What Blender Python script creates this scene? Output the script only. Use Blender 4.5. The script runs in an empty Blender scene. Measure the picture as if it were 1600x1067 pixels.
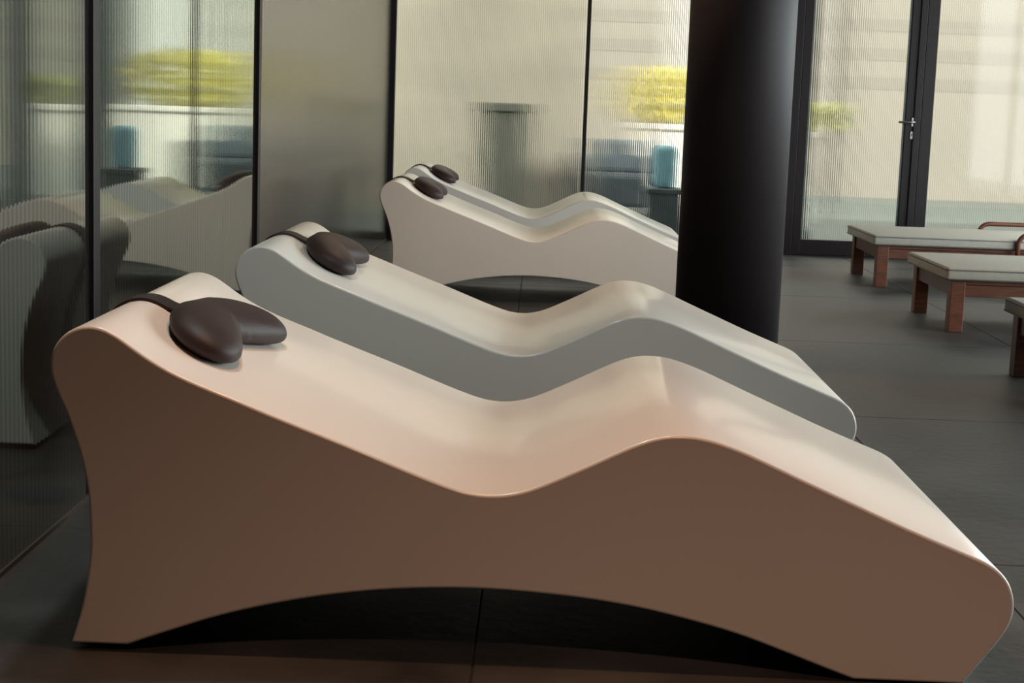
import bpy, bmesh, math, random
from mathutils import Vector, Matrix
from mathutils.geometry import delaunay_2d_cdt
random.seed(7)
S = bpy.context.scene
C = bpy.context.collection

# ------------------------------------------------------------------ camera
cam_d = bpy.data.cameras.new('camera'); cam = bpy.data.objects.new('camera', cam_d); C.objects.link(cam)
cam_d.sensor_width = 36.0; cam_d.lens = 36.0 * 2544.43 / 1600.0; cam_d.clip_start = 0.05; cam_d.clip_end = 300
yaw, pitch, roll = math.radians(-0.838), math.radians(8.424), math.radians(2.0685)
fw0 = Vector((math.sin(yaw), math.cos(yaw), 0)); rt0 = Vector((math.cos(yaw), -math.sin(yaw), 0)); up0 = Vector((0, 0, 1))
fw = fw0 * math.cos(pitch) - up0 * math.sin(pitch); up1 = up0 * math.cos(pitch) + fw0 * math.sin(pitch)
rt = rt0 * math.cos(roll) + up1 * math.sin(roll); up = up1 * math.cos(roll) - rt0 * math.sin(roll)
M4 = Matrix((rt, up, -fw)).transposed().to_4x4(); M4.translation = Vector((0, 0, 1.1052))
cam.matrix_world = M4
S.camera = cam

# ------------------------------------------------------------------ world, light, exposure
POW = dict(world=2.5, sun=5.6, window=450, lamp_a=104, lamp_b=230, lamp_c=118, lamp_d=20, lamp_e=90)
w = bpy.data.worlds.new('world'); S.world = w; w.use_nodes = True
bg = w.node_tree.nodes['Background']; bg.inputs[0].default_value = (1.0, 0.955, 0.86, 1); bg.inputs[1].default_value = POW['world']
def area(name, loc, rot, sx, sy, power, col, portal=False, spread=None):
    d = bpy.data.lights.new(name, 'AREA'); d.shape = 'RECTANGLE'; d.size = sx; d.size_y = sy; d.energy = power; d.color = col
    if spread: d.spread = spread
    if portal: d.cycles.is_portal = True
    o = bpy.data.objects.new(name, d); C.objects.link(o); o.location = loc; o.rotation_euler = rot; return o
# daylight that comes in through the tall window of the right wall
area('daylight_right_window', (5.75, 7.72, 1.5), (0, math.radians(90), 0), 2.4, 9.35, POW['window'], (0.80, 0.96, 1.0))
sd = bpy.data.lights.new('sun', 'SUN'); sd.energy = POW['sun']; sd.angle = math.radians(3); sd.color = (1.0, 0.93, 0.82)
so = bpy.data.objects.new('sun', sd); C.objects.link(so); so.rotation_euler = Vector((0.25, 1.0, -0.85)).to_track_quat('-Z', 'Y').to_euler()
area('portal_back_glass', (2.1, 12.75, 1.4), (math.radians(-90), 0, 0), 6.6, 2.7, 1, (1, 1, 1), portal=True)
V = S.view_settings; V.view_transform = 'Standard'; V.look = 'None'; V.gamma = 1.0; V.use_curve_mapping = False; V.exposure = 0.0
cy = S.cycles; cy.use_denoising = True; cy.max_bounces = 10; cy.diffuse_bounces = 4; cy.glossy_bounces = 5; cy.transmission_bounces = 6; cy.transparent_max_bounces = 10
cy.sample_clamp_indirect = 4.0; cy.caustics_reflective = False

# ------------------------------------------------------------------ materials
def mat(name): 
    m = bpy.data.materials.new(name); m.use_nodes = True; return m, m.node_tree, m.node_tree.nodes['Principled BSDF']
def simple(name, col, rough=0.5, metal=0.0, noise=0.0, nscale=8.0, bump=0.0, bscale=60.0, spec=0.5, stretch=None, rvar=0.0):
    m, nt, b = mat(name); N, L = nt.nodes, nt.links
    b.inputs['Base Color'].default_value = (*col, 1); b.inputs['Roughness'].default_value = rough; b.inputs['Metallic'].default_value = metal
    b.inputs['Specular IOR Level'].default_value = spec
    tc = N.new('ShaderNodeTexCoord'); mp = N.new('ShaderNodeMapping'); L.new(tc.outputs['Object'], mp.inputs[0])
    if stretch: mp.inputs['Scale'].default_value = stretch
    if noise:
        n = N.new('ShaderNodeTexNoise'); n.inputs['Scale'].default_value = nscale; n.inputs['Detail'].default_value = 6; L.new(mp.outputs[0], n.inputs[0])
        r = N.new('ShaderNodeValToRGB'); r.color_ramp.elements[0].position = 0.3; r.color_ramp.elements[1].position = 0.7
        r.color_ramp.elements[0].color = (*[c * (1 - noise) for c in col], 1); r.color_ramp.elements[1].color = (*[min(1, c * (1 + noise)) for c in col], 1)
        L.new(n.outputs[0], r.inputs[0]); L.new(r.outputs[0], b.inputs['Base Color'])
        if rvar:
            mr = N.new('ShaderNodeMapRange'); mr.inputs[3].default_value = rough - rvar; mr.inputs[4].default_value = rough + rvar
            L.new(n.outputs[0], mr.inputs[0]); L.new(mr.outputs[0], b.inputs['Roughness'])
    if bump:
        n2 = N.new('ShaderNodeTexNoise'); n2.inputs['Scale'].default_value = bscale; n2.inputs['Detail'].default_value = 4; L.new(mp.outputs[0], n2.inputs[0])
        bp = N.new('ShaderNodeBump'); bp.inputs['Strength'].default_value = bump; bp.inputs['Distance'].default_value = 0.01
        L.new(n2.outputs[0], bp.inputs['Height']); L.new(bp.outputs[0], b.inputs['Normal'])
    return m
M = {}
M['lounger'] = simple('white_mineral', (0.78, 0.72, 0.66), 0.36, noise=0.015, nscale=3)
_b = M['lounger'].node_tree.nodes['Principled BSDF']; _b.inputs['Coat Weight'].default_value = 0.4; _b.inputs['Coat Roughness'].default_value = 0.13
M['pad'] = simple('black_rubber', (0.01, 0.008, 0.008), 0.7)
M['pillow'] = simple('dark_brown_leatherette', (0.031, 0.017, 0.016), 0.55, bump=0.03, bscale=500, spec=0.3)
M['strap'] = simple('dark_brown_strap', (0.022, 0.012, 0.011), 0.5, spec=0.25)
M['frame'] = simple('anthracite_metal', (0.016, 0.011, 0.013), 0.45, noise=0.05, spec=0.22)
M['column'] = simple('anthracite_column_paint', (0.018, 0.012, 0.014), 0.60, spec=0.28, noise=0.05)
M['tile'] = simple('dark_stone_tile', (0.052, 0.051, 0.050), 0.50, noise=0.5, nscale=2.6, bump=0.18, bscale=24, rvar=0.12, spec=0.32)
M['grout'] = simple('dark_grout', (0.02, 0.018, 0.017), 0.8)
M['teak'] = simple('teak_wood', (0.15, 0.050, 0.027), 0.42, noise=0.35, nscale=9, stretch=(1, 9, 9))
M['fabric'] = simple('taupe_cushion_fabric', (0.46, 0.43, 0.37), 0.85, noise=0.06, nscale=30, bump=0.12, bscale=300)
M['piping'] = simple('taupe_cushion_piping', (0.25, 0.23, 0.21), 0.85)
M['steel'] = simple('brushed_steel', (0.34, 0.33, 0.31), 0.42, metal=1.0)
M['keyhole'] = simple('black_keyhole', (0.01, 0.01, 0.01), 0.5)
M['ceiling'] = simple('dim_ceiling_plaster', (0.09, 0.075, 0.07), 0.8, noise=0.03)
M['wall_dark'] = simple('dark_plaster', (0.06, 0.045, 0.04), 0.7, noise=0.1)
M['trim'] = simple('grey_silicone_joint', (0.05, 0.047, 0.044), 0.5)
M['edge'] = simple('glass_edge_grey', (0.10, 0.12, 0.12), 0.25)
# satin dark cladding with vertical brushing
m, nt, b = mat('satin_dark_cladding'); N, L = nt.nodes, nt.links
b.inputs['Metallic'].default_value = 0.85; b.inputs['Roughness'].default_value = 0.24
tc = N.new('ShaderNodeTexCoord'); mp = N.new('ShaderNodeMapping'); mp.inputs['Scale'].default_value = (1, 14, 0.25); L.new(tc.outputs['Object'], mp.inputs[0])
n = N.new('ShaderNodeTexNoise'); n.inputs['Scale'].default_value = 3; n.inputs['Detail'].default_value = 8; L.new(mp.outputs[0], n.inputs[0])
r = N.new('ShaderNodeValToRGB'); r.color_ramp.elements[0].color = (0.11, 0.098, 0.088, 1); r.color_ramp.elements[1].color = (0.20, 0.185, 0.165, 1)
L.new(n.outputs[0], r.inputs[0]); L.new(r.outputs[0], b.inputs['Base Color'])
M['cladding'] = m
# ribbed mirror-dark glass of the left wall
m, nt, b = mat('teal_ribbed_reflective_glass'); N, L = nt.nodes, nt.links
b.inputs['Base Color'].default_value = (0.030, 0.024, 0.022, 1); b.inputs['Roughness'].default_value = 0.06
tc = N.new('ShaderNodeTexCoord'); sx = N.new('ShaderNodeSeparateXYZ'); L.new(tc.outputs['Object'], sx.inputs[0])
mu = N.new('ShaderNodeMath'); mu.operation = 'MULTIPLY'; mu.inputs[1].default_value = 2 * math.pi / 0.030; L.new(sx.outputs['Y'], mu.inputs[0])
si = N.new('ShaderNodeMath'); si.operation = 'SINE'; L.new(mu.outputs[0], si.inputs[0])
mr = N.new('ShaderNodeMapRange'); mr.inputs[1].default_value = -1; mr.inputs[2].default_value = 1; mr.inputs[3].default_value = 1.4; mr.inputs[4].default_value = 2.3; L.new(si.outputs[0], mr.inputs[0])
bp = N.new('ShaderNodeBump'); bp.inputs['Strength'].default_value = 0.01; bp.inputs['Distance'].default_value = 0.001; L.new(si.outputs[0], bp.inputs['Height'])
gl = N.new('ShaderNodeBsdfGlossy'); gl.inputs['Color'].default_value = (0.73, 0.83, 0.78, 1); gl.inputs['Roughness'].default_value = 0.015
L.new(bp.outputs[0], gl.inputs['Normal'])
fr = N.new('ShaderNodeFresnel'); fr.inputs[0].default_value = 1.52
fm = N.new('ShaderNodeMath'); fm.operation = 'MULTIPLY'; fm.use_clamp = True; L.new(fr.outputs[0], fm.inputs[0]); L.new(mr.outputs[0], fm.inputs[1])
mx = N.new('ShaderNodeMixShader'); L.new(fm.outputs[0], mx.inputs[0]); L.new(b.outputs[0], mx.inputs[1]); L.new(gl.outputs[0], mx.inputs[2])
L.new(mx.outputs[0], N['Material Output'].inputs[0]); M['mirror'] = m; b.inputs['Specular IOR Level'].default_value = 0.1
# ribbed clear glass of the back wall: flat face / ribbed face
def glass_mat(name, ribbed):
    m = bpy.data.materials.new(name); m.use_nodes = True; N, L = m.node_tree.nodes, m.node_tree.links; N.clear()
    out = N.new('ShaderNodeOutputMaterial'); tr = N.new('ShaderNodeBsdfTransparent'); tr.inputs[0].default_value = (0.93, 0.95, 0.93, 1)
    if ribbed:
        tc = N.new('ShaderNodeTexCoord'); sp = N.new('ShaderNodeSeparateXYZ'); L.new(tc.outputs['Object'], sp.inputs[0])
        mu = N.new('ShaderNodeMath'); mu.operation = 'MULTIPLY'; mu.inputs[1].default_value = 2 * math.pi / 0.016; L.new(sp.outputs['X'], mu.inputs[0])
        si = N.new('ShaderNodeMath'); si.operation = 'SINE'; L.new(mu.outputs[0], si.inputs[0])
        rp = N.new('ShaderNodeMapRange'); rp.inputs[1].default_value = -1; rp.inputs[2].default_value = 1; L.new(si.outputs[0], rp.inputs[0])
        cr = N.new('ShaderNodeValToRGB'); cr.color_ramp.elements[0].color = (0.74, 0.75, 0.71, 1); cr.color_ramp.elements[1].color = (1.0, 1.0, 0.98, 1); L.new(rp.outputs[0], cr.inputs[0])
        L.new(cr.outputs[0], tr.inputs[0])
        rf = N.new('ShaderNodeBsdfRefraction'); rf.inputs['IOR'].default_value = 1.18; rf.inputs['Roughness'].default_value = 0.06; L.new(cr.outputs[0], rf.inputs[0])
        mx = N.new('ShaderNodeMixShader'); mx.inputs[0].default_value = 0.82; L.new(tr.outputs[0], mx.inputs[1]); L.new(rf.outputs[0], mx.inputs[2])
    else:
        g = N.new('ShaderNodeBsdfGlossy'); g.inputs['Roughness'].default_value = 0.05; g.inputs[0].default_value = (0.5, 0.5, 0.5, 1)
        fr = N.new('ShaderNodeFresnel'); fr.inputs[0].default_value = 1.5
        mx = N.new('ShaderNodeMixShader'); L.new(fr.outputs[0], mx.inputs[0]); L.new(tr.outputs[0], mx.inputs[1]); L.new(g.outputs[0], mx.inputs[2])
    L.new(mx.outputs[0], out.inputs[0]); return m
M['glass_flat'] = glass_mat('clear_glass_face', False); M['glass_rib'] = glass_mat('ribbed_glass_face', True)
# outdoors
M['terrace'] = simple('blue_grey_terrace', (0.14, 0.17, 0.17), 0.6, noise=0.12, nscale=0.6)
M['plaster'] = simple('beige_plaster', (0.235, 0.221, 0.188), 0.8, noise=0.16, nscale=1.6)
M['planter'] = simple('white_planter', (0.88, 0.83, 0.78), 0.7, noise=0.04)
M['yellow'] = simple('yellow_green_leaves', (0.58, 0.52, 0.13), 0.6, noise=0.3, nscale=6)
M['green'] = simple('olive_leaves', (0.24, 0.26, 0.07), 0.6, noise=0.3, nscale=6)
M['sofa'] = simple('slate_blue_upholstery', (0.075, 0.10, 0.12), 0.85, noise=0.1)
M['stool'] = simple('blue_grey_concrete', (0.14, 0.18, 0.20), 0.8, noise=0.1)
M['blue'] = simple('sky_blue_cloth', (0.42, 0.76, 1.0), 0.8, noise=0.1)
M['pot'] = simple('grey_green_pot', (0.20, 0.21, 0.18), 0.7, noise=0.1)
M['facade'] = simple('cream_facade', (0.31, 0.293, 0.265), 0.8, noise=0.05, nscale=1)
M['facade_band'] = simple('grey_beige_band', (0.275, 0.26, 0.235), 0.8, noise=0.05, nscale=1)

# ------------------------------------------------------------------ helpers
def link(name, me, material, parent=None):
    o = bpy.data.objects.new(name, me); C.objects.link(o)
    if material is not None and len(me.materials) == 0: me.materials.append(material)
    if parent: o.parent = parent
    return o
def tag(o, label=None, cat=None, group=None, kind=None):
    if label: o['label'] = label
    if cat: o['category'] = cat
    if group: o['group'] = group
    if kind: o['kind'] = kind
    return o
def empty(name, loc=(0, 0, 0), rz=0):
    o = bpy.data.objects.new(name, None); C.objects.link(o); o.location = loc; o.rotation_euler = (0, 0, rz); o.empty_display_size = 0.1; return o
def bm_box(bm, x0, x1, y0, y1, z0, z1):
    v = [bm.verts.new(p) for p in ((x0,y0,z0),(x1,y0,z0),(x1,y1,z0),(x0,y1,z0),(x0,y0,z1),(x1,y0,z1),(x1,y1,z1),(x0,y1,z1))]
    for f in ((3,2,1,0),(4,5,6,7),(0,1,5,4),(1,2,6,5),(2,3,7,6),(3,0,4,7)): bm.faces.new([v[i] for i in f])
def box(name, x0, x1, y0, y1, z0, z1, material, parent=None, bevel=0.0, seg=2, smooth=False):
    bm = bmesh.new(); bm_box(bm, x0, x1, y0, y1, z0, z1)
    if bevel: bmesh.ops.bevel(bm, geom=list(bm.edges), offset=bevel, segments=seg, affect='EDGES', profile=0.5)
    me = bpy.data.meshes.new(name); bm.to_mesh(me); bm.free()
    if smooth: me.polygons.foreach_set('use_smooth', [True] * len(me.polygons))
    return link(name, me, material, parent)
def pydata(name, verts, faces, material, parent=None, smooth=True):
    me = bpy.data.meshes.new(name); me.from_pydata([tuple(v) for v in verts], [], faces); me.update()
    if smooth: me.polygons.foreach_set('use_smooth', [True] * len(me.polygons))
    return link(name, me, material, parent)
def tube(name, pts, rad, material, parent=None, n=12, flat=1.0):
    """round bar swept along pts"""
    pts = [Vector(p) for p in pts]; vs = []; fs = []
    for i, p in enumerate(pts):
        t = (pts[min(i + 1, len(pts) - 1)] - pts[max(i - 1, 0)]).normalized()
        a = Vector((0, 1, 0)) if abs(t.y) < 0.9 else Vector((0, 0, 1)); u = t.cross(a).normalized(); v = t.cross(u)
        for k in range(n):
            an = 2 * math.pi * k / n; vs.append(p + u * rad * math.cos(an) + v * rad * flat * math.sin(an))
    for i in range(len(pts) - 1):
        for k in range(n): fs.append((i*n+k, i*n+(k+1)%n, (i+1)*n+(k+1)%n, (i+1)*n+k))
    fs.append(tuple(reversed(range(n)))); fs.append(tuple((len(pts)-1)*n+k for k in range(n)))
    return pydata(name, vs, fs, material, parent)
def copy_tree(o, parent=None):
    c = o.copy(); C.objects.link(c); c.parent = parent
    for ch in list(o.children): copy_tree(ch, c)
    return c

# ------------------------------------------------------------------ the room
XL, XR, YF, YB, ZC = -1.19, 5.5, -2.4, 12.6, 2.95
floor = box('floor', XL - 0.2, XR + 0.1, YF, YB + 0.06, -0.10, -0.004, M['grout']); tag(floor, 'dark stone tile floor with thin joints', kind='structure')
xs = [XL - 0.2] + [-0.1 + 1.215 * k for k in range(0, 5)] + [XR + 0.1]
ys = [YF] + [3.97 + 1.939 * k for k in range(-3, 5)] + [YB + 0.06]
g = 0.0022
for i in range(len(xs) - 1):
    for j in range(len(ys) - 1):
        t = box('tile', xs[i] + g, xs[i+1] - g, ys[j] + g, ys[j+1] - g, -0.012, 0.0, M['tile'], floor, bevel=0.0015, seg=1)
tag(box('ceiling', XL - 0.2, XR + 0.3, YF - 0.1, YB + 0.3, ZC, ZC + 0.15, M['ceiling']), 'dim plastered ceiling', kind='structure')
tag(box('wall_front', XL - 0.2, XR + 0.3, YF - 0.15, YF, -0.1, ZC, M['wall_dark']), 'dark wall behind the viewer', kind='structure')
# left wall: dark backing with panels
wl = box('wall_left', XL - 0.20, XL - 0.02, YF, YB + 0.06, -0.1, ZC, M['wall_dark']); tag(wl, 'left wall of reflective ribbed glass and satin dark cladding', kind='structure')
gp = box('glass_panel', XL - 0.02, XL, YF, 4.278, 0.012, ZC, M['mirror'], wl)
gp = box('glass_panel', XL - 0.02, XL, 4.345, 6.765, 0.012, ZC, M['mirror'], wl)
cp = box('cladding_panel', XL - 0.02, XL, 6.825, YB - 0.02, 0.012, ZC, M['cladding'], wl)
box('post', XL - 0.02, XL + 0.012, 4.280, 4.343, 0.0, ZC, M['frame'], wl, bevel=0.002)
box('post', XL - 0.02, XL + 0.012, 6.768, 6.822, 0.0, ZC, M['frame'], wl, bevel=0.002)
tag(box('baseboard_left', XL, XL + 0.006, YF, YB - 0.02, 0.0, 0.012, M['trim']), 'thin pale joint along the foot of the left wall', kind='structure')
# right wall: solid at the front, tall window towards the back
wr = box('wall_right', XR, XR + 0.3, YF, 3.0, -0.1, ZC, M['wall_dark']); tag(wr, 'right wall beside the tall window, out of view', kind='structure')
box('lintel', XR, XR + 0.3, 3.0, YB + 0.3, 2.75, ZC, M['wall_dark'], wr)
box('sill', XR, XR + 0.3, 3.0, YB + 0.3, -0.1, 0.15, M['wall_dark'], wr)
for y in (5.5, 7.9, 10.3): box('mullion', XR + 0.05, XR + 0.12, y - 0.04, y + 0.04, 0.15, 2.75, M['frame'], wr)

# ribbed glass pane with real ribs on its outer face
def ribbed_pane(x0, x1, z0, z1, y, parent, period=0.016, amp=0.0026, seg=8):
    nrib = max(4, int((x1 - x0) / period)); n = nrib * seg; vs = []; fs = []; mi = []
    for i in range(n + 1):
        x = x0 + (x1 - x0) * i / n; yy = y + 0.010 + amp * (1 - (2 * (i % seg) / seg - 1) ** 2)
        vs += [(x, yy, z0), (x, yy, z1), (x, y, z0), (x, y, z1)]
    for i in range(n):
        a = 4 * i; c = a + 4
        fs += [(a + 0, a + 1, c + 1, c + 0)]; mi.append(1)
        fs += [(a + 2, c + 2, c + 3, a + 3)]; mi.append(0)
    o = pydata('pane', vs, fs, None, parent); o.data.materials.append(M['glass_flat']); o.data.materials.append(M['glass_rib'])
    o.data.polygons.foreach_set('material_index', mi); return o
def frame_bar(nm, x0, x1, z0, z1, y0, y1, parent, bev=0.003): return box(nm, x0, x1, y0, y1, z0, z1, M['frame'], parent, bevel=bev)
PY = YB + 0.02
wb = empty('window_1', (0, 0, 0)); tag(wb, 'ribbed glass partition behind the far loungers, pane beside the corner', kind='structure')
ribbed_pane(-1.15, 0.300, 0.06, ZC, PY, wb)
frame_bar('corner_post', -1.215, -1.150, 0.0, ZC, YB - 0.02, YB + 0.06, wb)
frame_bar('bottom_rail', -1.150, 0.300, 0.0, 0.06, YB - 0.01, YB + 0.06, wb)
wb2 = empty('window_2', (0, 0, 0)); tag(wb2, 'ribbed glass pane between thin mullion and dark column', kind='structure')
frame_bar('mullion', 0.300, 0.328, 0.0, ZC, YB - 0.02, YB + 0.06, wb2)
ribbed_pane(0.328, 1.880, 0.06, ZC, PY, wb2)
frame_bar('bottom_rail', 0.328, 1.880, 0.0, 0.06, YB - 0.01, YB + 0.06, wb2)
dr = empty('door_1', (0, 0, 0)); tag(dr, 'tall black framed glass door with ribbed pane and steel lever', kind='structure')
frame_bar('jamb', 1.880, 1.942, 0.0, ZC, YB - 0.03, YB + 0.07, dr)
frame_bar('stile', 1.945, 2.012, 0.008, ZC - 0.05, YB - 0.015, YB + 0.05, dr)
frame_bar('bottom_rail', 2.012, 2.752, 0.008, 0.122, YB - 0.012, YB + 0.05, dr)
frame_bar('threshold', 1.942, 2.865, 0.0, 0.008, YB - 0.04, YB + 0.06, dr, 0.001)
frame_bar('stile', 2.752, 2.812, 0.008, ZC - 0.05, YB - 0.015, YB + 0.05, dr)
frame_bar('jamb', 2.815, 2.866, 0.0, ZC, YB - 0.03, YB + 0.07, dr)
ribbed_pane(2.012, 2.752, 0.122, ZC - 0.05, PY, dr)
box('glazing_bead', 2.738, 2.752, YB - 0.004, YB + 0.02, 0.122, ZC - 0.05, M['edge'], dr)
# lever handle, rose, cylinder lock
yb = YB - 0.015
hd = box('handle', 2.796, 2.826, yb - 0.008, yb, 1.012, 1.084, M['steel'], dr, bevel=0.004)
tube('lever', [(2.812, yb, 1.048), (2.812, yb - 0.05, 1.048), (2.805, yb - 0.058, 1.048), (2.79, yb - 0.06, 1.048), (2.69, yb - 0.06, 1.046)], 0.0085, M['steel'], hd)
lk = box('lock_plate', 2.792, 2.820, yb - 0.008, yb, 0.918, 0.978, M['steel'], dr, bevel=0.004)
box('keyhole', 2.802, 2.810, yb - 0.0095, yb - 0.007, 0.940, 0.962, M['keyhole'], lk)
wb3 = empty('window_3', (0, 0, 0)); tag(wb3, 'ribbed glass pane right of the door', kind='structure')
frame_bar('jamb', 2.868, 2.955, 0.0, ZC, YB - 0.03, YB + 0.07, wb3)
ribbed_pane(2.955, XR, 0.11, ZC, PY, wb3)
frame_bar('bottom_rail', 2.955, XR, 0.0, 0.11, YB - 0.012, YB + 0.06, wb3)

# round dark column
def lathe(name, prof, material, parent=None, n=64):
    vs = []; fs = []
    for (r_, z) in prof:
        for k in range(n): a = 2 * math.pi * k / n; vs.append((r_ * math.cos(a), r_ * math.sin(a), z))
    for i in range(len(prof) - 1):
        for k in range(n): fs.append((i*n+k, i*n+(k+1)%n, (i+1)*n+(k+1)%n, (i+1)*n+k))
    fs.append(tuple(reversed(range(n)))); fs.append(tuple((len(prof)-1)*n+k for k in range(n)))
    return pydata(name, vs, fs, material, parent)
col = empty('column', (0.845, 7.2, 0)); tag(col, 'round dark anthracite column rising behind the loungers', 'column')
o = lathe('shaft', [(0.2315, 0.02), (0.2315, ZC)], M['column'], col)
for p_ in o.data.polygons: p_.use_smooth = len(p_.vertices) == 4
o = lathe('base_ring', [(0.226, 0.0), (0.226, 0.02)], M['pad'], col)
for p_ in o.data.polygons: p_.use_smooth = len(p_.vertices) == 4

# ceiling downlights (warm)
M['lamp'], nt, b = mat('warm_lamp_glow'); b.inputs['Emission Color'].default_value = (1.0, 0.62, 0.35, 1); b.inputs['Emission Strength'].default_value = 3.0
def downlight(x, y, power, label, size=140, blend=0.8, col=(1.0, 0.66, 0.42), group='warm ceiling downlights'):
    d = empty('ceiling_downlight', (x, y, ZC)); tag(d, label, 'downlight', group)
    n = 24; vs = []; fs = []
    for (r_, z) in ((0.085, 0.0), (0.085, -0.012), (0.065, -0.012), (0.060, 0.0)):
        for k in range(n): a = 2 * math.pi * k / n; vs.append((r_ * math.cos(a), r_ * math.sin(a), z))
    for i in range(3):
        for k in range(n): fs.append((i*n+k, (i+1)*n+k, (i+1)*n+(k+1)%n, i*n+(k+1)%n))
    pydata('trim_ring', vs, fs, M['frame'], d)
    pydata('lens', [(0.062 * math.cos(2*math.pi*k/n), 0.062 * math.sin(2*math.pi*k/n), -0.003) for k in range(n)], [tuple(reversed(range(n)))], M['lamp'], d)
    l = bpy.data.lights.new('downlight_beam', 'SPOT'); l.energy = power; l.color = col; l.spot_size = math.radians(size); l.spot_blend = blend; l.shadow_soft_size = 0.10
    lo = bpy.data.objects.new('downlight_beam', l); C.objects.link(lo); lo.parent = d; lo.location = (0, 0, -0.06)
downlight(0.0, 2.9, POW['lamp_a'], 'warm recessed ceiling downlight above the front edge of the nearest lounger', 74, 0.3, (1.0, 0.48, 0.24))
downlight(-0.68, 3.75, POW['lamp_e'], 'cool white recessed ceiling downlight above the lounger heads', 120, 0.8, (0.88, 1.0, 0.97), None)
downlight(0.5, 0.6, POW['lamp_b'], 'warm recessed ceiling downlight farthest from the windows', 110, 0.8, (1.0, 0.62, 0.44))
downlight(0.1, 7.1, POW['lamp_c'], 'warm recessed ceiling downlight above the gap between the lounger pairs', 120)
downlight(-0.1, 9.9, POW['lamp_d'], 'warm recessed ceiling downlight above the far pair of loungers', 110)

# ------------------------------------------------------------------ heated loungers
PR = [(-0.935,0.562),(-0.928,0.585),(-0.914,0.610),(-0.892,0.627),(-0.874,0.633),(-0.855,0.636),(-0.837,0.634),(-0.816,0.626),(-0.794,0.612),(-0.763,0.590),(-0.732,0.570),(-0.692,0.549),(-0.645,0.529),(-0.583,0.506),(-0.521,0.482),(-0.459,0.459),(-0.339,0.415),(-0.259,0.384),(-0.184,0.356),(-0.127,0.338),(-0.100,0.334),(-0.071,0.333),(-0.034,0.338),(-0.002,0.347),(0.047,0.369),(0.117,0.403),(0.184,0.437),(0.220,0.453),(0.254,0.463),(0.284,0.466),(0.312,0.465),(0.343,0.460),(0.398,0.443),(0.440,0.426),(0.534,0.385),(0.630,0.344),(0.724,0.304),(0.820,0.266),(0.882,0.242),(0.903,0.233),(0.921,0.219),(0.937,0.201),(0.948,0.175),(0.952,0.153),(0.951,0.130),(0.941,0.104),(0.925,0.079),(0.900,0.044),(0.862,-0.009)]
AR = [(0.648,-0.009),(0.605,0.006),(0.509,0.041),(0.414,0.074),(0.319,0.098),(0.224,0.118),(0.113,0.133),(0.019,0.140),(-0.075,0.144),(-0.169,0.142),(-0.248,0.137),(-0.333,0.127),(-0.403,0.116),(-0.453,0.106),(-0.555,0.081),(-0.627,0.059),(-0.692,0.035),(-0.744,0.016),(-0.782,0.001)]
LF = [(-0.894,0.001),(-0.872,0.077),(-0.862,0.136),(-0.856,0.184),(-0.856,0.242),(-0.860,0.305),(-0.870,0.362),(-0.886,0.418),(-0.902,0.463),(-0.915,0.491),(-0.927,0.518),(-0.933,0.541)]
def catmull(P, step=0.006):
    P = [Vector(p) for p in P]; P = [P[0] * 2 - P[1]] + P + [P[-1] * 2 - P[-2]]; out = []
    for i in range(1, len(P) - 2):
        p0, p1, p2, p3 = P[i-1:i+3]
        t0 = 0; t1 = t0 + (p1-p0).length ** 0.5; t2 = t1 + (p2-p1).length ** 0.5; t3 = t2 + (p3-p2).length ** 0.5
        n = max(1, int((p2 - p1).length / step))
        for k in range(n):
            t = t1 + (t2 - t1) * k / n
            A1 = p0*((t1-t)/(t1-t0)) + p1*((t-t0)/(t1-t0)); A2 = p1*((t2-t)/(t2-t1)) + p2*((t-t1)/(t2-t1)); A3 = p2*((t3-t)/(t3-t2)) + p3*((t-t2)/(t3-t2))
            B1 = A1*((t2-t)/(t2-t0)) + A2*((t-t0)/(t2-t0)); B2 = A2*((t3-t)/(t3-t1)) + A3*((t-t1)/(t3-t1))
            out.append(B1*((t2-t)/(t2-t1)) + B2*((t-t1)/(t2-t1)))
    out.append(P[-2]); return out
def smooth(P, it):
    for _ in range(it):
        P = [P[0]] + [(P[i-1] + P[i] * 2 + P[i+1]) / 4 for i in range(1, len(P) - 1)] + [P[-1]]
    return P
OUT = smooth(catmull(LF + PR), 14)                     # from the rear foot over head, seat and knees to the front foot
ARC = smooth(catmull(AR, 0.012), 10)
CONT = OUT + ARC                                       # closed contour, clockwise seen from -Y
WID = 1.0
def inset(P, d):
    n = len(P); res = []
    for i in range(n):
        a, b_, c = P[i-1], P[i], P[(i+1) % n]
        t1 = (b_ - a).normalized(); t2 = (c - b_).normalized(); n1 = Vector((t1.y, -t1.x)); n2 = Vector((t2.y, -t2.x))
        nn = (n1 + n2); nn = nn / max(0.35, nn.length) ; k = 1.0 / max(0.5, nn.normalized().dot(n1))
        res.append(b_ + nn.normalized() * d * k)
    return res
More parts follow.
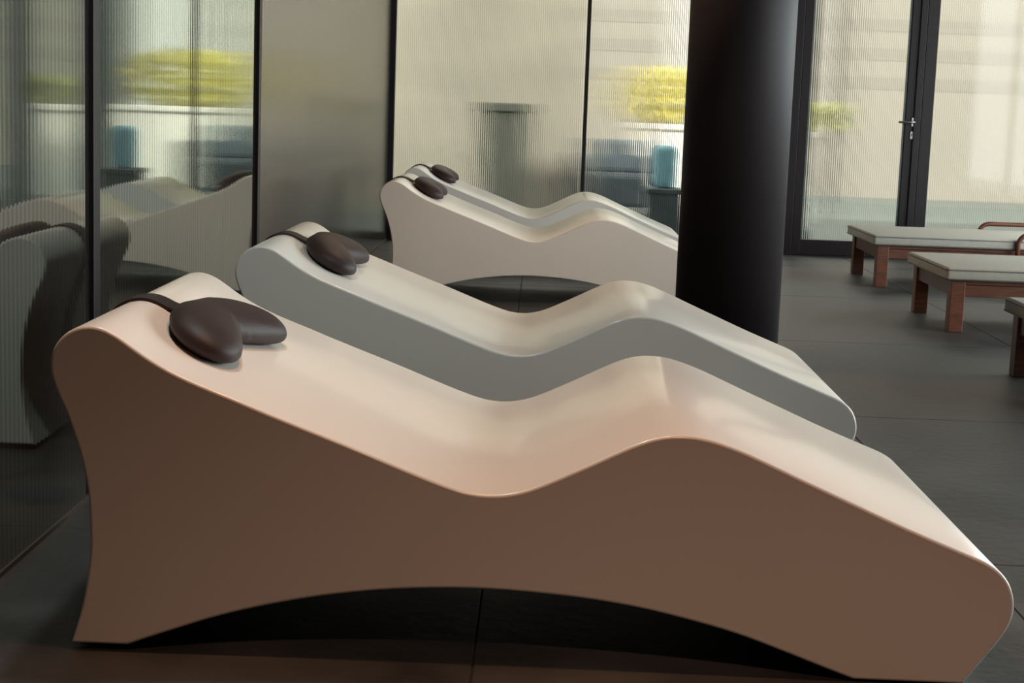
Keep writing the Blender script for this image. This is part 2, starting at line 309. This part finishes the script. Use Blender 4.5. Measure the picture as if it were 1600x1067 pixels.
def lounger_mesh():
    R = 0.006; rings = []
    for k in range(4):
        a = math.pi / 2 * k / 3; rings.append((R - R * math.sin(a), R - R * math.cos(a)))
    # rings from front cap inwards: depth y, inset d
    seq = [(R - R * math.sin(math.pi / 2 * k / 3), R * (1 - math.cos(math.pi / 2 * k / 3))) for k in (3, 2, 1, 0)]
    front = seq; back = [(WID - y, d) for (y, d) in reversed(seq)]
    levels = front + back; vs = []; fs = []; n = len(CONT)
    for (y, d) in levels:
        for p in (inset(CONT, d) if d > 1e-7 else CONT): vs.append((p.x, y, p.y))
    for i in range(len(levels) - 1):
        for k in range(n): fs.append((i*n+k, i*n+(k+1)%n, (i+1)*n+(k+1)%n, (i+1)*n+k))
    tri = delaunay_2d_cdt([Vector((vs[k][0], vs[k][2])) for k in range(n)], [], [list(range(n))], 1, 1e-6)
    b0 = len(vs); vs += [(p.x, 0.0, p.y) for p in tri[0]]; b1 = len(vs); vs += [(p.x, WID, p.y) for p in tri[0]]
    for f in tri[2]: fs.append(tuple(b0+k for k in f)); fs.append(tuple(b1+k for k in reversed(f)))
    me = bpy.data.meshes.new('body'); me.from_pydata(vs, [], fs); me.update()
    me.polygons.foreach_set('use_smooth', [len(p.vertices) == 4 for p in me.polygons])
    # keep the floor corners crisp
    me.set_sharp_from_angle(angle=math.radians(50))
    return me
body_me = lounger_mesh()
# ---- neck pillow on the backrest: local frame follows the profile
APEX = max(range(len(OUT)), key=lambda i: OUT[i].y)
acc = [0.0]
for i in range(1, len(OUT)): acc.append(acc[-1] + (OUT[i] - OUT[i-1]).length)
S_APEX = acc[APEX]
def surf(s):                                            # s: arc length from the head apex, positive towards the seat
    t = s + S_APEX
    for i in range(1, len(acc)):
        if acc[i] >= t: break
    f = (t - acc[i-1]) / max(1e-9, acc[i] - acc[i-1]); p = OUT[i-1].lerp(OUT[i], f)
    tg = (OUT[min(i+4, len(OUT)-1)] - OUT[max(i-5, 0)]).normalized(); return p, Vector((-tg.y, tg.x))
def outline(th):
    """pillow outline: round back, two lobes, wedge notch towards the seat; th=0 points to the notch"""
    ctrl = [(0, 0.045), (16, 0.053), (37, 0.075), (50, 0.117), (56, 0.162), (60, 0.2025), (64.5, 0.2326), (71.6, 0.253), (80, 0.260), (90, 0.250), (102, 0.220), (113, 0.179), (129, 0.136), (150, 0.106), (165, 0.095), (180, 0.092)]
    a = abs((math.degrees(th) + 180) % 360 - 180)
    for (a0, r0), (a1, r1) in zip(ctrl[:-1], ctrl[1:]):
        if a <= a1:
            f = (a - a0) / (a1 - a0); f = f; return r0 + (r1 - r0) * f
    return ctrl[-1][1]
NA, NR = 144, 26
oc = [1.04 * outline(2 * math.pi * k / NA) for k in range(NA)]
for _ in range(3): oc = [(oc[k-1] + 2 * oc[k] + oc[(k+1) % NA]) / 4 for k in range(NA)]
S0 = 0.172
bp_ = [Vector((oc[k] * math.cos(2*math.pi*k/NA), oc[k] * math.sin(2*math.pi*k/NA))) for k in range(NA)]
def dist_b(q):
    best = 9
    for k in range(NA):
        a, b_ = bp_[k-1], bp_[k]; ab = b_ - a; t = max(0, min(1, (q - a).dot(ab) / max(1e-12, ab.dot(ab)))); best = min(best, (a + ab * t - q).length)
    return best
def pillow_mesh(rot=0.0, ds=0.0):
    vs = []; fs = []; RR = 0.075; H = 0.064
    def put(q, h):
        sx_, ty_ = q.x + rot * q.y, q.y - rot * q.x
        p, nr = surf(S0 + ds + sx_); return (p.x + nr.x * h, ty_, p.y + nr.y * h)
    HC = []
    for j in range(NR + 1):
        rho = math.sin(math.pi / 2 * j / NR); row = []
        for k in range(NA):
            dd = min(1.0, dist_b(bp_[k] * rho) / RR) if j < NR else 0.0
            row.append(math.sqrt(max(0, 1 - (1 - dd) ** 2.2)))
        HC.append(row)
    for _ in range(26):
        m0 = sum(HC[1]) / NA; HC[0] = [m0] * NA
        HC = [HC[0]] + [[(HC[j][k] * 2 + HC[j-1][k] + HC[j+1][k] + HC[j][k-1] + HC[j][(k+1) % NA]) / 6 if j < NR - 3 else HC[j][k] for k in range(NA)] for j in range(1, NR)] + [HC[NR]]
    for side in (0, 1):
        base = len(vs); d0 = min(1, dist_b(Vector((0, 0))) / RR)
        for j in range(NR + 1):
            rho = math.sin(math.pi / 2 * j / NR)
            for k in range(NA):
                q = bp_[k] * rho; c_ = HC[j][k]
                h = 0.022 + H * 0.72 * c_ if side == 0 else 0.022 - 0.020 * min(1, c_ * 1.3)
                vs.append(put(q, h))
        for j in range(NR):
            for k in range(NA):
                a, b_, c, d = base+j*NA+k, base+j*NA+(k+1)%NA, base+(j+1)*NA+(k+1)%NA, base+(j+1)*NA+k
                fs.append((a, d, c, b_) if side == 0 else (a, b_, c, d))
    me = bpy.data.meshes.new('cushion'); me.from_pydata(vs, [], fs); me.update()
    bm = bmesh.new(); bm.from_mesh(me); bmesh.ops.remove_doubles(bm, verts=bm.verts, dist=0.0002)
    for _ in range(2): bmesh.ops.smooth_vert(bm, verts=bm.verts, factor=0.5, use_axis_x=True, use_axis_y=True, use_axis_z=True)
    bmesh.ops.recalc_face_normals(bm, faces=bm.faces); bm.to_mesh(me); bm.free()
    me.polygons.foreach_set('use_smooth', [True] * len(me.polygons)); return me
def strap_mesh():
    vs = []; fs = []; s0, s1, n = -0.42, 0.115, 60; hw = 0.045
    for i in range(n + 1):
        s = s0 + (s1 - s0) * i / n; p, nr = surf(s); lift = 0.0015 + (0.022 * max(0, (s - 0.05) / 0.065) ** 1.5 if s > 0.05 else 0)
        for (y, h) in ((-hw, lift), (-hw + 0.002, lift + 0.005), (hw - 0.002, lift + 0.005), (hw, lift)):
            vs.append((p.x + nr.x * h, y, p.y + nr.y * h))
    for i in range(n):
        for k in range(4): fs.append((4*i+k, 4*i+(k+1)%4, 4*(i+1)+(k+1)%4, 4*(i+1)+k))
    fs.append((0, 1, 2, 3)); fs.append(tuple(4*n+k for k in (3, 2, 1, 0)))
    me = bpy.data.meshes.new('strap'); me.from_pydata(vs, [], fs); me.update()
    bm = bmesh.new(); bm.from_mesh(me); bmesh.ops.recalc_face_normals(bm, faces=bm.faces); bm.to_mesh(me); bm.free(); return me
pil_me, str_me = pillow_mesh(), strap_mesh(); pil_near = pillow_mesh(0.10, 0.006)
spots = [(0.0, 3.076, 'largest and nearest white sculpted lounger, in the foreground', 'dark brown neck pillow on the nearest, foreground lounger'),
         (0.026, 4.83, 'white wave-shaped lounger directly behind the foreground one, before the column', 'dark brown neck pillow on the second lounger from the camera'),
         (0.054, 8.857, 'white lounger partly behind the column with its warm-lit side in view, third from camera', 'dark brown neck pillow on the third lounger, below the corner post'),
         (0.028, 10.633, 'farthest white lounger, nearest the ribbed glass, mostly hidden by the one before it', 'smallest dark neck pillow, on the farthest lounger by the glass')]
pad_me = None
for i, (x, y, lab, plab) in enumerate(spots):
    lo = empty('heated_lounger', (x, y, 0.014)); tag(lo, lab, 'lounger', 'white sculpted loungers')
    link('body', body_me, M['lounger'], lo)
    for fx in (-0.835, 0.74):
        for fy in (0.12, 0.88):
            if pad_me is None:
                f_ = box('foot_pad', -0.035, 0.035, -0.035, 0.035, -0.014, 0.002, M['pad'], lo); pad_me = f_.data
            else: f_ = link('foot_pad', pad_me, M['pad'], lo)
            f_.location = (fx, fy, 0)
    pi = empty('neck_pillow', (x, y + (0.445 if i == 0 else 0.465), 0.014)); tag(pi, plab, 'pillow', 'neck pillows on the loungers')
    link('cushion', pil_near if i == 0 else pil_me, M['pillow'], pi); link('strap', str_me, M['strap'], pi)

# ------------------------------------------------------------------ teak sun loungers
def make_teak(label):
    t = empty('teak_sunbed'); tag(t, label, 'sunbed', 'teak sunbeds by the door')
    Wd, Ln, ht = 0.86, 2.0, 0.268
    for lx in (0.0, Ln - 0.075):
        for ly in (0.0, Wd - 0.075): box('leg', lx, lx + 0.075, ly, ly + 0.075, 0.0, ht, M['teak'], t, bevel=0.004)
    for ly in (0.012, Wd - 0.037):
        box('side_rail', 0.075, Ln - 0.075, ly, ly + 0.025, 0.185, ht - 0.022, M['teak'], t, bevel=0.003)
        box('top_rail', 0.075, Ln - 0.075, ly - 0.004, ly + 0.04, ht - 0.020, ht, M['teak'], t, bevel=0.003)
    for lx in (0.012, Ln - 0.037): box('end_rail', lx, lx + 0.025, 0.075, Wd - 0.075, 0.185, ht, M['teak'], t, bevel=0.003)
    for k in range(14):
        x0 = 0.10 + k * 0.13; box('slat', x0, x0 + 0.07, 0.05, Wd - 0.05, ht - 0.045, ht - 0.024, M['teak'], t)
    cu = box('cushion', -0.035, Ln - 0.02, -0.03, Wd + 0.03, ht + 0.001, ht + 0.068, M['fabric'], t, bevel=0.018, seg=4, smooth=True)
    for z in (ht + 0.012, ht + 0.058):
        q = 0.0005; x0, x1, y0, y1 = -0.036, Ln - 0.019, -0.031, Wd + 0.031; r_ = 0.02
        pts = []
        for (cx, cy_, a0) in ((x1 - r_, y1 - r_, 0), (x0 + r_, y1 - r_, 90), (x0 + r_, y0 + r_, 180), (x1 - r_, y0 + r_, 270)):
            for k in range(5): a = math.radians(a0 + 22.5 * k); pts.append((cx + r_ * math.cos(a), cy_ + r_ * math.sin(a), z))
        pts.append(pts[0]); tube('piping', pts, 0.004, M['piping'], cu, n=6)
    for ly in (-0.045, Wd + 0.045):
        pts = [(0.88, ly, 0.20), (0.88, ly, 0.305)] + [(0.88 + 0.07 * (1 - math.cos(a)), ly, 0.305 + 0.07 * math.sin(a)) for a in [math.pi/2*k/6 for k in range(1, 7)]] + [(1.6, ly, 0.375)] + [(1.6 + 0.07 * math.sin(a), ly, 0.375 - 0.07 * (1 - math.cos(a))) for a in [math.pi/2*k/6 for k in range(1, 7)]] + [(1.67, ly, 0.20)]
        tube('armrest', pts, 0.016, M['teak'], t, n=10)
    return t
tk = make_teak('farthest teak sunbed with taupe cushion, right in front of the glass door'); tk.location = (2.168, 10.46, 0)
t2 = copy_tree(tk); t2['label'] = 'middle teak sunbed with taupe cushion, between the other two sunbeds'; t2.location = (2.127, 8.38, 0)
t3 = copy_tree(tk); t3['label'] = 'nearest teak sunbed, cut off by the right edge of the picture'; t3.location = (2.07, 6.2, 0)

# ------------------------------------------------------------------ outdoors, seen blurred through the ribbed glass
tag(box('terrace_ground', -14, 18, YB + 0.06, 60, -0.25, -0.02, M['terrace']), 'pale blue grey terrace ground beyond the ribbed glass', kind='structure')
tag(box('wall_outside', -9, 0.35, 16.0, 16.3, -0.05, 3.4, M['plaster']), 'beige plastered wall standing outside behind the glass', kind='structure')
for (xa, xb, lab) in ((-8.0, 2.1, 'pale banded building blurred behind the pane left of the column'), (3.75, 16.0, 'pale banded building blurred beyond the glass door')):
    bl = empty('pale_building', ((xa + xb) / 2, 20.5, 0)); tag(bl, lab, 'building', 'pale buildings outside'); hw_ = (xb - xa) / 2
    box('wall', -hw_, hw_, 0, 4, -0.05, 6.0, M['facade'], bl)
    for z in (1.42, 1.80, 2.18, 2.9): box('band', -hw_, hw_, -0.004, 0.0, z, z + 0.16, M['facade_band'], bl)
pt = empty('tall_pot', (-0.36, 14.7, -0.02)); tag(pt, 'grey green tall square pot blurred behind the left ribbed pane', 'pot')
box('pot_body', -0.21, 0.21, -0.21, 0.21, 0, 1.02, M['pot'], pt, bevel=0.02); box('rim', -0.24, 0.24, -0.24, 0.24, 1.02, 1.10, M['pot'], pt, bevel=0.015)
for (xc, yc, hw_, lab) in ((1.82, 17.75, 0.55, 'low white garden wall mirrored below the yellow foliage'), (2.44, 16.0, 0.17, 'short white garden wall mirrored near the left edge of the picture')):
    pl = empty('garden_wall', (xc, yc, -0.02)); tag(pl, lab, 'wall', 'white garden walls')
    box('wall_body', -hw_, hw_, -0.09, 0.09, 0.0, 0.86, M['planter'], pl, bevel=0.01); box('coping', -hw_ - 0.03, hw_ + 0.03, -0.13, 0.13, 0.86, 0.92, M['planter'], pl, bevel=0.01)
def shrub(x0, x1, y, z0, z1, material, label, n=17, name='leafy_shrub'):
    s = empty(name, ((x0 + x1) / 2, y, z0)); tag(s, label, 'shrub')
    bm = bmesh.new(); hw, hh = (x1 - x0) / 2, (z1 - z0)
    for k in range(n * 40):
        u, v, q = random.uniform(-1, 1), random.uniform(-1, 1), random.uniform(-1, 1)
        if u*u + q*q > 1.15 : continue
        c = Vector((u * hw, v * 0.28, hh / 2 + q * hh / 2)); a = Vector((random.uniform(-1, 1), random.uniform(-1, 1), random.uniform(-1, 1))).normalized(); b_ = a.orthogonal().normalized(); L_ = random.uniform(0.05, 0.10)
        ps = [bm.verts.new(c + d) for d in (a * L_, b_ * L_ * 0.45, -a * L_, -b_ * L_ * 0.45)]; bm.faces.new(ps)
    me = bpy.data.meshes.new('foliage'); bm.to_mesh(me); bm.free(); tag(link('foliage', me, material, s), kind='stuff')
    for k in range(3): tube('stem', [(hw * (k - 1) * 0.5, 0, -z0 - 0.02), (hw * (k - 1) * 0.6, 0.02, hh * 0.6)], 0.018, M['pot'], s, n=6)
shrub(0.95, 2.25, 18.3, 0.86, 1.54, M['yellow'], 'bright yellow green foliage glowing through the glass and in the left wall')
shrub(2.85, 3.4, 18.3, 0.88, 1.20, M['green'], 'small olive foliage blurred behind the glass door pane', n=10)
sf = empty('garden_sofa', (0.76, 16.2, -0.02)); tag(sf, 'slate blue seat blurred behind the right ribbed pane', 'sofa')
box('seat', -0.26, 0.38, -0.35, 0.35, 0.10, 0.42, M['sofa'], sf, bevel=0.04); box('backrest', -0.26, 0.38, 0.22, 0.42, 0.42, 0.76, M['sofa'], sf, bevel=0.05)
box('armrest', -0.38, -0.26, -0.35, 0.42, 0.0, 0.60, M['sofa'], sf, bevel=0.03); box('armrest', 0.38, 0.50, -0.35, 0.42, 0.0, 0.60, M['sofa'], sf, bevel=0.03)
bn = empty('garden_stool', (0.99, 13.12, -0.02)); tag(bn, 'low block stool just outside the right ribbed pane', 'stool')
box('block', -0.13, 0.13, -0.16, 0.16, 0.03, 0.43, M['stool'], bn, bevel=0.02); box('seat_top', -0.15, 0.15, -0.18, 0.18, 0.43, 0.47, M['stool'], bn, bevel=0.01); box('base', -0.11, 0.11, -0.13, 0.13, 0.0, 0.03, M['stool'], bn)
o = box('scatter_cushion', 0.895, 1.085, 13.03, 13.21, 0.451, 0.79, M['blue'], None, bevel=0.05, seg=3, smooth=True); tag(o, 'sky blue cushion glowing behind the right ribbed pane', 'cushion')
for (xa, xb, lab) in ((1.37, 1.60, 'dark teal pillar outside, mirrored beside the wide post of the left wall'), (2.08, 2.25, 'slim dark teal pillar outside, mirrored at the left edge of the picture')):
    pc = empty('terrace_pillar', ((xa + xb) / 2, 14.0, -0.02)); tag(pc, lab, 'pillar', 'pillars on the terrace'); hw_ = (xb - xa) / 2
    box('shaft', -hw_, hw_, -0.15, 0.15, 0.12, 3.2, M['stool'], pc, bevel=0.01); box('base', -hw_ - 0.03, hw_ + 0.03, -0.18, 0.18, 0.0, 0.12, M['stool'], pc, bevel=0.01)
